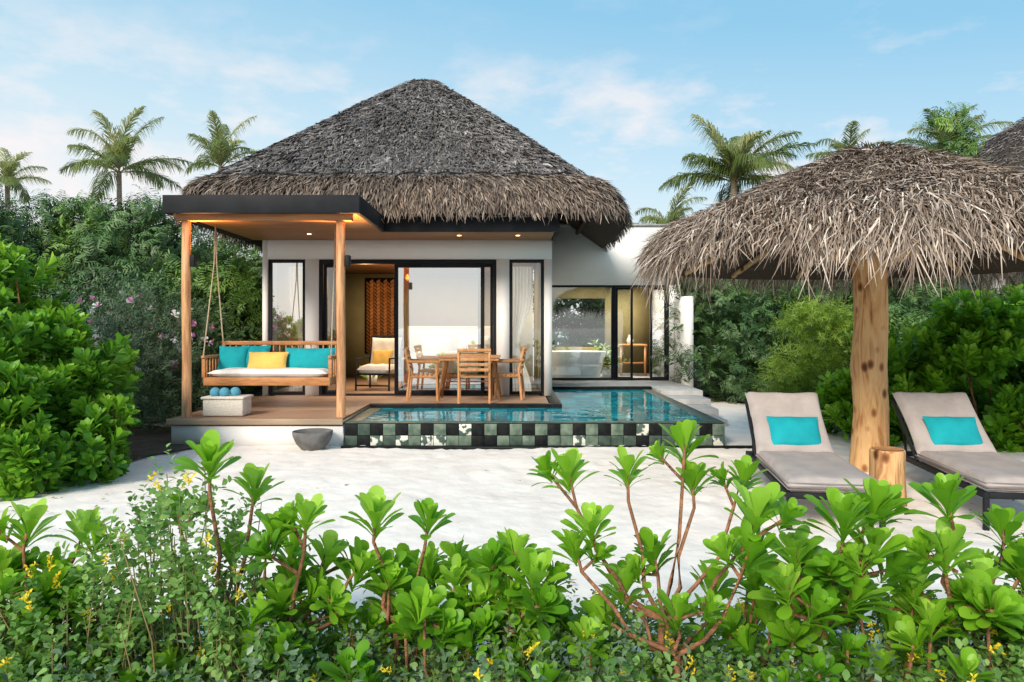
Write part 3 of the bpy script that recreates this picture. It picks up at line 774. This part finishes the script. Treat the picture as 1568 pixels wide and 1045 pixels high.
for x in np.arange(-26,27,1.5):
    h=3.1+.5*math.sin(x*.9)+.35*math.sin(x*2.3)+(.5 if x<-5 else 0)
    if -5<x<2.5: continue
    cl.append(ellipsoid_clumps((x,24+.8*math.sin(x*1.7),h*.5),(1.3,1.0,h*.55),20,(.35,.7)))
foliage('distant_trees',join_clumps(*cl),38,spr_big,(1.2,1.9),leafD)
tree('broadleaf_tree',5.4,20.5,4.6,1.3,36,50,leafM,zr=1.8)
tree('broadleaf_tree',7.9,19.5,5.4,1.3,36,46,leafY,spr_big,(.7,1.1),zr=1.7)
tree('broadleaf_tree',10.2,20.5,5.2,1.5,40,46,leafM,zr=1.9)
tree('feathery_tree',10.4,17.5,6.4,.5,12,30,leafM,zr=1.5,cr=(.2,.35))
cl=[ellipsoid_clumps((4.6+i*1.3,16.4+.3*math.sin(i*2),1.15),(1.0,.9,1.45),24,(.25,.5)) for i in range(8)]
foliage('garden_hedge',join_clumps(*cl),52,spr_pin,(.7,1.1),leafD)
cl=[ellipsoid_clumps((4.95+i*.58,13.4+.15*i,1.15+.1*i),(.24,.3,.85),8,(.13,.24)) for i in range(3)]
foliage('weeping_shrub',join_clumps(*cl),48,spr_narrow,(.6,1.0),leafY,up=-.6)
foliage('croton_shrub',join_clumps(ellipsoid_clumps((6.6,13.0,.8),(.6,.5,1.0),22,(.2,.35)),ellipsoid_clumps((8.3,12.4,.9),(.9,.6,1.0),26,(.2,.4))),45,spr_big,(.5,.8),leafM)
def sbush(name,parts,per,scale,mat,stems=None):
    e=empty(name); cl=join_clumps(*parts)
    foliage('leaf_rosettes',cl,per,ros_lo,scale,mat,e,up=1.0,shell=(.85,1.1))
    segs=[]
    for c in cl[0][::3]:
        b=(c[0]*.6+stems[0]*.4,c[1]*.75+stems[1]*.25+.15,0)
        segs.append(([b,(c[0]*.8+stems[0]*.2,c[1]+.1,c[2]*.5),tuple(c-np.array([0,0,.12]))],[.022,.016,.010]))
    tubes('woody_stems',segs,twig,e,6)
    return e
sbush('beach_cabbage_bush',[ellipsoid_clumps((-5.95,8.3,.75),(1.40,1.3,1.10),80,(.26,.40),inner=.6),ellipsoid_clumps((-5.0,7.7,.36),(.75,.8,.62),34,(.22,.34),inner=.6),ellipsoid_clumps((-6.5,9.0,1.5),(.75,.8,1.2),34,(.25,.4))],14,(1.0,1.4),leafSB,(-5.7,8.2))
sbush('beach_cabbage_bush',[ellipsoid_clumps((6.9,10.3,.8),(1.5,.9,1.15),80,(.26,.40),inner=.6),ellipsoid_clumps((5.2,10.6,.35),(.6,.5,.65),22,(.2,.32),inner=.6),ellipsoid_clumps((8.7,11.0,1.0),(1.3,.9,1.35),36,(.28,.42))],15,(1.0,1.45),leafS,(7,10.4))  # brighter leaf colour makes up for the parasol's shadow on the right bush
for nm,cx,cy,rx,ry in (('planting_bed',-6.5,9.5,2.2,2.7),('planting_bed',-8.7,17.0,5.5,5.0),('planting_bed',8.5,12.0,3.9,1.9),('planting_bed',10.5,18.5,6.6,5.2)):
    n=48; V=[(cx,cy,.075)]+[(cx+rx*(1+.06*math.sin(a*5)+.04*math.sin(a*11))*math.cos(a),cy+ry*(1+.06*math.sin(a*4))*math.sin(a),.055) for a in np.linspace(0,2*math.pi,n,endpoint=False)]
    mesh_np(nm,V,[(0,1+k,1+(k+1)%n,1+(k+2)%n) for k in range(0,n,2)],dirt)
k=700
P=np.stack([rng.uniform(-6.5,6.5,k),rng.uniform(2.6,11.5,k),np.full(k,.05)],1)
m=(np.abs(P[:,0])>3.2)|(P[:,1]<4.2)|(rng.random(k)<.05); m&=~((P[:,1]>9.7)&(np.abs(P[:,0])<5)); P=P[m]; k=len(P)
tl=[merge_leaves([(leaf_strip(.07,.035,1.4,1.6,0,(0,0,0),4,.3),0)])]
D=rng.normal(size=(k,3))*.15; D[:,2]=1
V,F,A=inst(tl,P,D,rng.uniform(.4,.9,k),rng.uniform(0,1,k)); mesh_np('leaf_litter',V,F,litterm,attr=A)

# ================================================================== FOREGROUND SHRUBS
def fg_shrub(base, tips, seed, size=1.0, extra=0):
    R=random.Random(seed); e=empty('beach_cabbage_shrub')
    bx,by=base; segs=[];P=[];D=[];S=[];T=[]
    zs=[t[1] for t in tips]; fork=(bx+R.uniform(-.05,.05),by,min(.38,min(zs)*.7))
    segs.append(([(bx,by,0),(bx+R.uniform(-.03,.03),by,fork[2]*.5),fork],[.018,.016,.013]))
    for i,(x,z) in enumerate(tips):
        y=by+R.uniform(-.28,.28)
        tip=Vector((x*(y/3.2),y,1.65-(1.65-z)*(y/3.2)))
        f=Vector(fork); d=tip-f
        w1=Vector((R.uniform(-.05,.05),R.uniform(-.05,.05),R.uniform(-.02,.02)))
        m0=f+d*.25+Vector((d.x*.14,d.y*.1,-.06*d.length))+w1*.6
        m=f+d*.5+Vector((d.x*.16,d.y*.1,-.08*d.length)) - w1*.5
        m2=f+d*.8+Vector((d.x*.08,0,-.05*d.length))+w1*.5
        segs.append(([tuple(f),tuple(m0),tuple(m),tuple(m2),tuple(tip)],[.0105,.0095,.0085,.0075,.006]))
        ax=(tip-m2).normalized()+Vector((0,0,.7))
        P.append(tip-Vector((0,0,.03)));D.append(ax);S.append(size*R.uniform(.85,1.15));T.append(R.uniform(.42,.80))
        if R.random()<.5:
            off=Vector((R.choice((-1,1))*R.uniform(.07,.13),R.uniform(-.1,.1),R.uniform(-.10,.0)))
            segs.append(([tuple(m2),tuple(tip+off)],[.007,.006])); P.append(tip+off);D.append(Vector((off.x*4,off.y*3,.8)));S.append(size*R.uniform(.6,.85));T.append(R.uniform(.35,.7))
        for q in range(extra):
            k=R.uniform(.35,.85); c=f.lerp(m2,k); off=Vector((R.uniform(-.18,.18),R.uniform(-.18,.18),R.uniform(-.02,.14)))
            tp=c+off; segs.append(([tuple(c),tuple(tp)],[.008,.006]))
            P.append(tp);D.append(Vector((off.x*2,off.y*2,.4)));S.append(size*R.uniform(.65,.9));T.append(R.uniform(.2,.65))
    V,F,A=inst(ros_hi,np.array([tuple(p) for p in P]),np.array([tuple(d) for d in D]),np.array(S),np.array(T))
    mesh_np('leaf_rosettes',V,F,leafS,e,smooth=True,attr=A)
    tubes('stems',segs,twig,e,8)
fg_shrub((-2.10,3.2),[(-2.09,.81),(-2.22,.63),(-2.08,.38),(-1.85,.80),(-1.98,.55)],1,extra=1)
fg_shrub((-1.32,3.3),[(-1.31,1.09),(-1.11,.98),(-1.45,.88),(-1.02,.78),(-1.2,.70),(-1.38,.55)],2,extra=0)
fg_shrub((-1.0,3.2),[(-.89,.85),(-.80,.68),(-1.0,.49),(-.66,.62),(-.78,.45),(-1.2,.32),(-.95,.70)],3,extra=1)
fg_shrub((-.50,3.35),[(-.59,.85),(-.36,.84),(-.55,.52),(-.45,.62),(-.38,.43)],4,extra=0)
fg_shrub((-.05,3.2),[(-.24,.67),(.02,.69),(-.10,.55),(-.18,.42),(.13,.42),(.10,.58),(-.02,.70)],5,extra=1)
fg_shrub((.62,3.2),[(.24,1.04),(.50,1.05),(.75,1.17),(.78,1.01),(1.0,1.02),(.34,.81),(1.06,.87)],6,size=1.0)
fg_shrub((.70,3.05),[(.27,.72),(.61,.69),(1.03,.69),(.72,.44),(.48,.55),(.88,.55),(.40,.42)],7,extra=0)
fg_shrub((1.36,3.2),[(1.43,.84),(1.57,.90),(1.34,.63),(1.57,.72),(1.49,.52),(1.18,.55),(1.22,.70)],8,extra=1)
fg_shrub((1.95,3.2),[(1.88,.93),(1.88,.70),(2.02,.58),(2.13,.80),(2.22,.66),(1.74,.44),(1.75,.60),(2.2,.42)],9,extra=1)
def thicket(name,k,xr,yr,zr,sc,tint):
    P=np.stack([rng.uniform(*xr,k),rng.uniform(*yr,k),rng.uniform(*zr,k)],1)
    D=rng.normal(size=(k,3))*.4; D[:,2]=1
    V,F,A=inst(ros_hi,P,D,rng.uniform(*sc,size=k),rng.uniform(*tint,size=k))
    e=empty(name)
    mesh_np('leaf_rosettes',V,F,leafS,e,smooth=True,attr=A)
    tubes('stems',[([(p[0]+rng.normal()*.08,p[1]+.05,0),(p[0]+rng.normal()*.02,p[1]+.03,p[2]*.5),tuple(p)],[.009,.008,.006]) for p in P],twig,e,6)
thicket('low_beach_cabbage_thicket',75,(-2.6,2.6),(2.75,3.6),(.08,.34),(.55,.9),(.2,.65))
thicket('low_beach_cabbage_thicket',30,(-1.1,.35),(3.0,3.5),(.28,.54),(.7,1.0),(.35,.75))
thicket('low_beach_cabbage_thicket',44,(.95,2.5),(3.0,3.5),(.26,.58),(.7,1.0),(.35,.75))
thicket('low_beach_cabbage_thicket',14,(-2.6,-1.7),(3.0,3.5),(.28,.56),(.7,1.0),(.35,.75))
def weeds(name, n, xr, yr, zf, mat, tm, sc, flowers=0):
    e=empty(name)
    x=rng.uniform(*xr,n); y=rng.uniform(*yr,n)
    h=zf(x,y)*rng.uniform(.25,1,n)
    P=np.stack([x,y,h],1); D=rng.normal(size=(n,3))*.45; D[:,2]=1
    V,F,A=inst(tm,P,D,rng.uniform(*sc,size=n),rng.uniform(.1,.9,n)); mesh_np('small_leaves',V,F,mat,e,attr=A)
    tubes('stalks',[([(P[i,0]*.97,P[i,1]+.03,0),(P[i,0]*.985,P[i,1],P[i,2]*.6),tuple(P[i]+D[i]/np.linalg.norm(D[i])*.15)],[.004,.0035,.002]) for i in range(0,n,3)],leafless,e,4)
    if flowers:
        idx=rng.integers(0,n,flowers); Q=[];DD=[]
        for i in idx:
            top=P[i]+np.array([0,0,.14+.12*rng.random()]); nb=rng.integers(3,9)
            for q in range(nb): Q.append(top+np.array([rng.normal()*.010,rng.normal()*.010,q*.010])); DD.append([rng.normal(),rng.normal(),.5])
        V,F,A=inst([rosette(5,.019,3,70,.8)],np.array(Q),np.array(DD),np.full(len(Q),1.0),rng.uniform(0,1,len(Q)))
        mesh_np('flowers',V,F,petY,e,attr=A)
spr_round=[sprig(11,.22,.043,.032,s+60,'alt',4,.4) for s in range(5)]
def zleft(x,y): 
    return .15+.74*np.exp(-((x+1.45)/.36)**2)+.2*np.exp(-((x+2.1)/.3)**2)
weeds('seaside_weeds',520,(-2.4,-.85),(2.85,3.5),zleft,leafG,spr_round,(.75,1.2),26)
weeds('ground_cover_plants',1900,(-2.6,2.7),(2.45,3.6),lambda x,y:.09+.15*(.5+.5*np.sin(x*3.1+1)),leafG,spr_round,(.8,1.3),85)
weeds('ground_cover_plants',300,(-2.6,2.7),(2.5,3.4),lambda x,y:.24+0*x,leafO,spr_small,(.7,1.0),0)

nv=empty('neighbouring_villa')
thatched_roof(nv,13.9,19.2,4.5,4.2,7.25,4.2,3.5,dens=15000,fr=4000)
box('villa_walls',10.6,17.2,16.2,22.2,0,3.5,plaster,nv)

# ================================================================== LIGHT + SKY
el=math.radians(33); az=math.radians(-154)
sd=Vector((math.sin(az)*math.cos(el),math.cos(az)*math.cos(el),math.sin(el)))
sl=bpy.data.lights.new('sun','SUN'); sl.energy=4.7; sl.angle=math.radians(22); sl.color=(1,.89,.76)
so=bpy.data.objects.new('sun',sl); COL.objects.link(so); so.rotation_euler=sd.to_track_quat('Z','Y').to_euler()
w=bpy.data.worlds.new('World'); scene.world=w; w.use_nodes=True; t=w.node_tree
bg=t.nodes['Background']
sky=t.nodes.new('ShaderNodeTexSky'); sky.sky_type='NISHITA'; sky.sun_disc=False; sky.sun_elevation=el; sky.sun_rotation=az
sky.air_density=1.0; sky.dust_density=1.5; sky.ozone_density=1.0
tc=t.nodes.new('ShaderNodeTexCoord')
sep=t.nodes.new('ShaderNodeSeparateXYZ'); t.links.new(tc.outputs['Generated'],sep.inputs[0])
gr=ramp(t,[(0.0,(.93,.94,.92)),(.10,(.86,.92,.94)),(.22,(.60,.81,.93)),(.40,(.29,.61,.85)),(1,(.21,.46,.72))]); 
ad=t.nodes.new('ShaderNodeMath'); ad.operation='MULTIPLY_ADD'; ad.inputs[1].default_value=.12
t.links.new(sep.outputs['X'],ad.inputs[0]); t.links.new(sep.outputs['Z'],ad.inputs[2])
t.links.new(ad.outputs[0],gr.inputs['Fac'])
mul=t.nodes.new('ShaderNodeVectorMath'); mul.operation='SCALE'; mul.inputs['Scale'].default_value=6.9; t.links.new(gr.outputs[0],mul.inputs[0])
m0=t.nodes.new('ShaderNodeMix'); m0.data_type='RGBA'; m0.inputs['Factor'].default_value=.9
t.links.new(sky.outputs[0],m0.inputs['A']); t.links.new(mul.outputs[0],m0.inputs['B'])
mp=t.nodes.new('ShaderNodeMapping'); mp.inputs['Scale'].default_value=(1.3,1.3,3.2); mp.inputs['Location'].default_value=(.35,.2,.1); t.links.new(tc.outputs['Generated'],mp.inputs['Vector'])
n=t.nodes.new('ShaderNodeTexNoise'); n.inputs['Scale'].default_value=4.2; n.inputs['Detail'].default_value=9; n.inputs['Roughness'].default_value=.58
t.links.new(mp.outputs[0],n.inputs['Vector'])
r=ramp(t,[(.48,(0,0,0)),(.66,(.95,.95,.95))]); t.links.new(n.outputs['Fac'],r.inputs['Fac'])
band=ramp(t,[(0,(1,1,1)),(.25,(1,1,1)),(.38,(.12,.12,.12)),(1,(.1,.1,.1))]); t.links.new(sep.outputs['Z'],band.inputs['Fac'])
fm=t.nodes.new('ShaderNodeMath'); fm.operation='MULTIPLY'; t.links.new(r.outputs[0],fm.inputs[0]); t.links.new(band.outputs[0],fm.inputs[1])
mx=t.nodes.new('ShaderNodeMix'); mx.data_type='RGBA'
t.links.new(fm.outputs[0],mx.inputs['Factor']); t.links.new(m0.outputs['Result'],mx.inputs['A']); mx.inputs['B'].default_value=(6.6,6.2,6.2,1)
t.links.new(mx.outputs['Result'],bg.inputs['Color']); bg.inputs['Strength'].default_value=.15
scene.view_settings.view_transform='Standard'; scene.view_settings.look='None'; scene.view_settings.exposure=0

cam=bpy.data.cameras.new('camera'); co=bpy.data.objects.new('camera',cam); COL.objects.link(co)
co.location=(0,0,1.65); co.rotation_euler=(math.radians(90),0,0)
cam.sensor_width=36; cam.lens=26; cam.shift_y=-.0143; cam.clip_end=2000
scene.camera=co
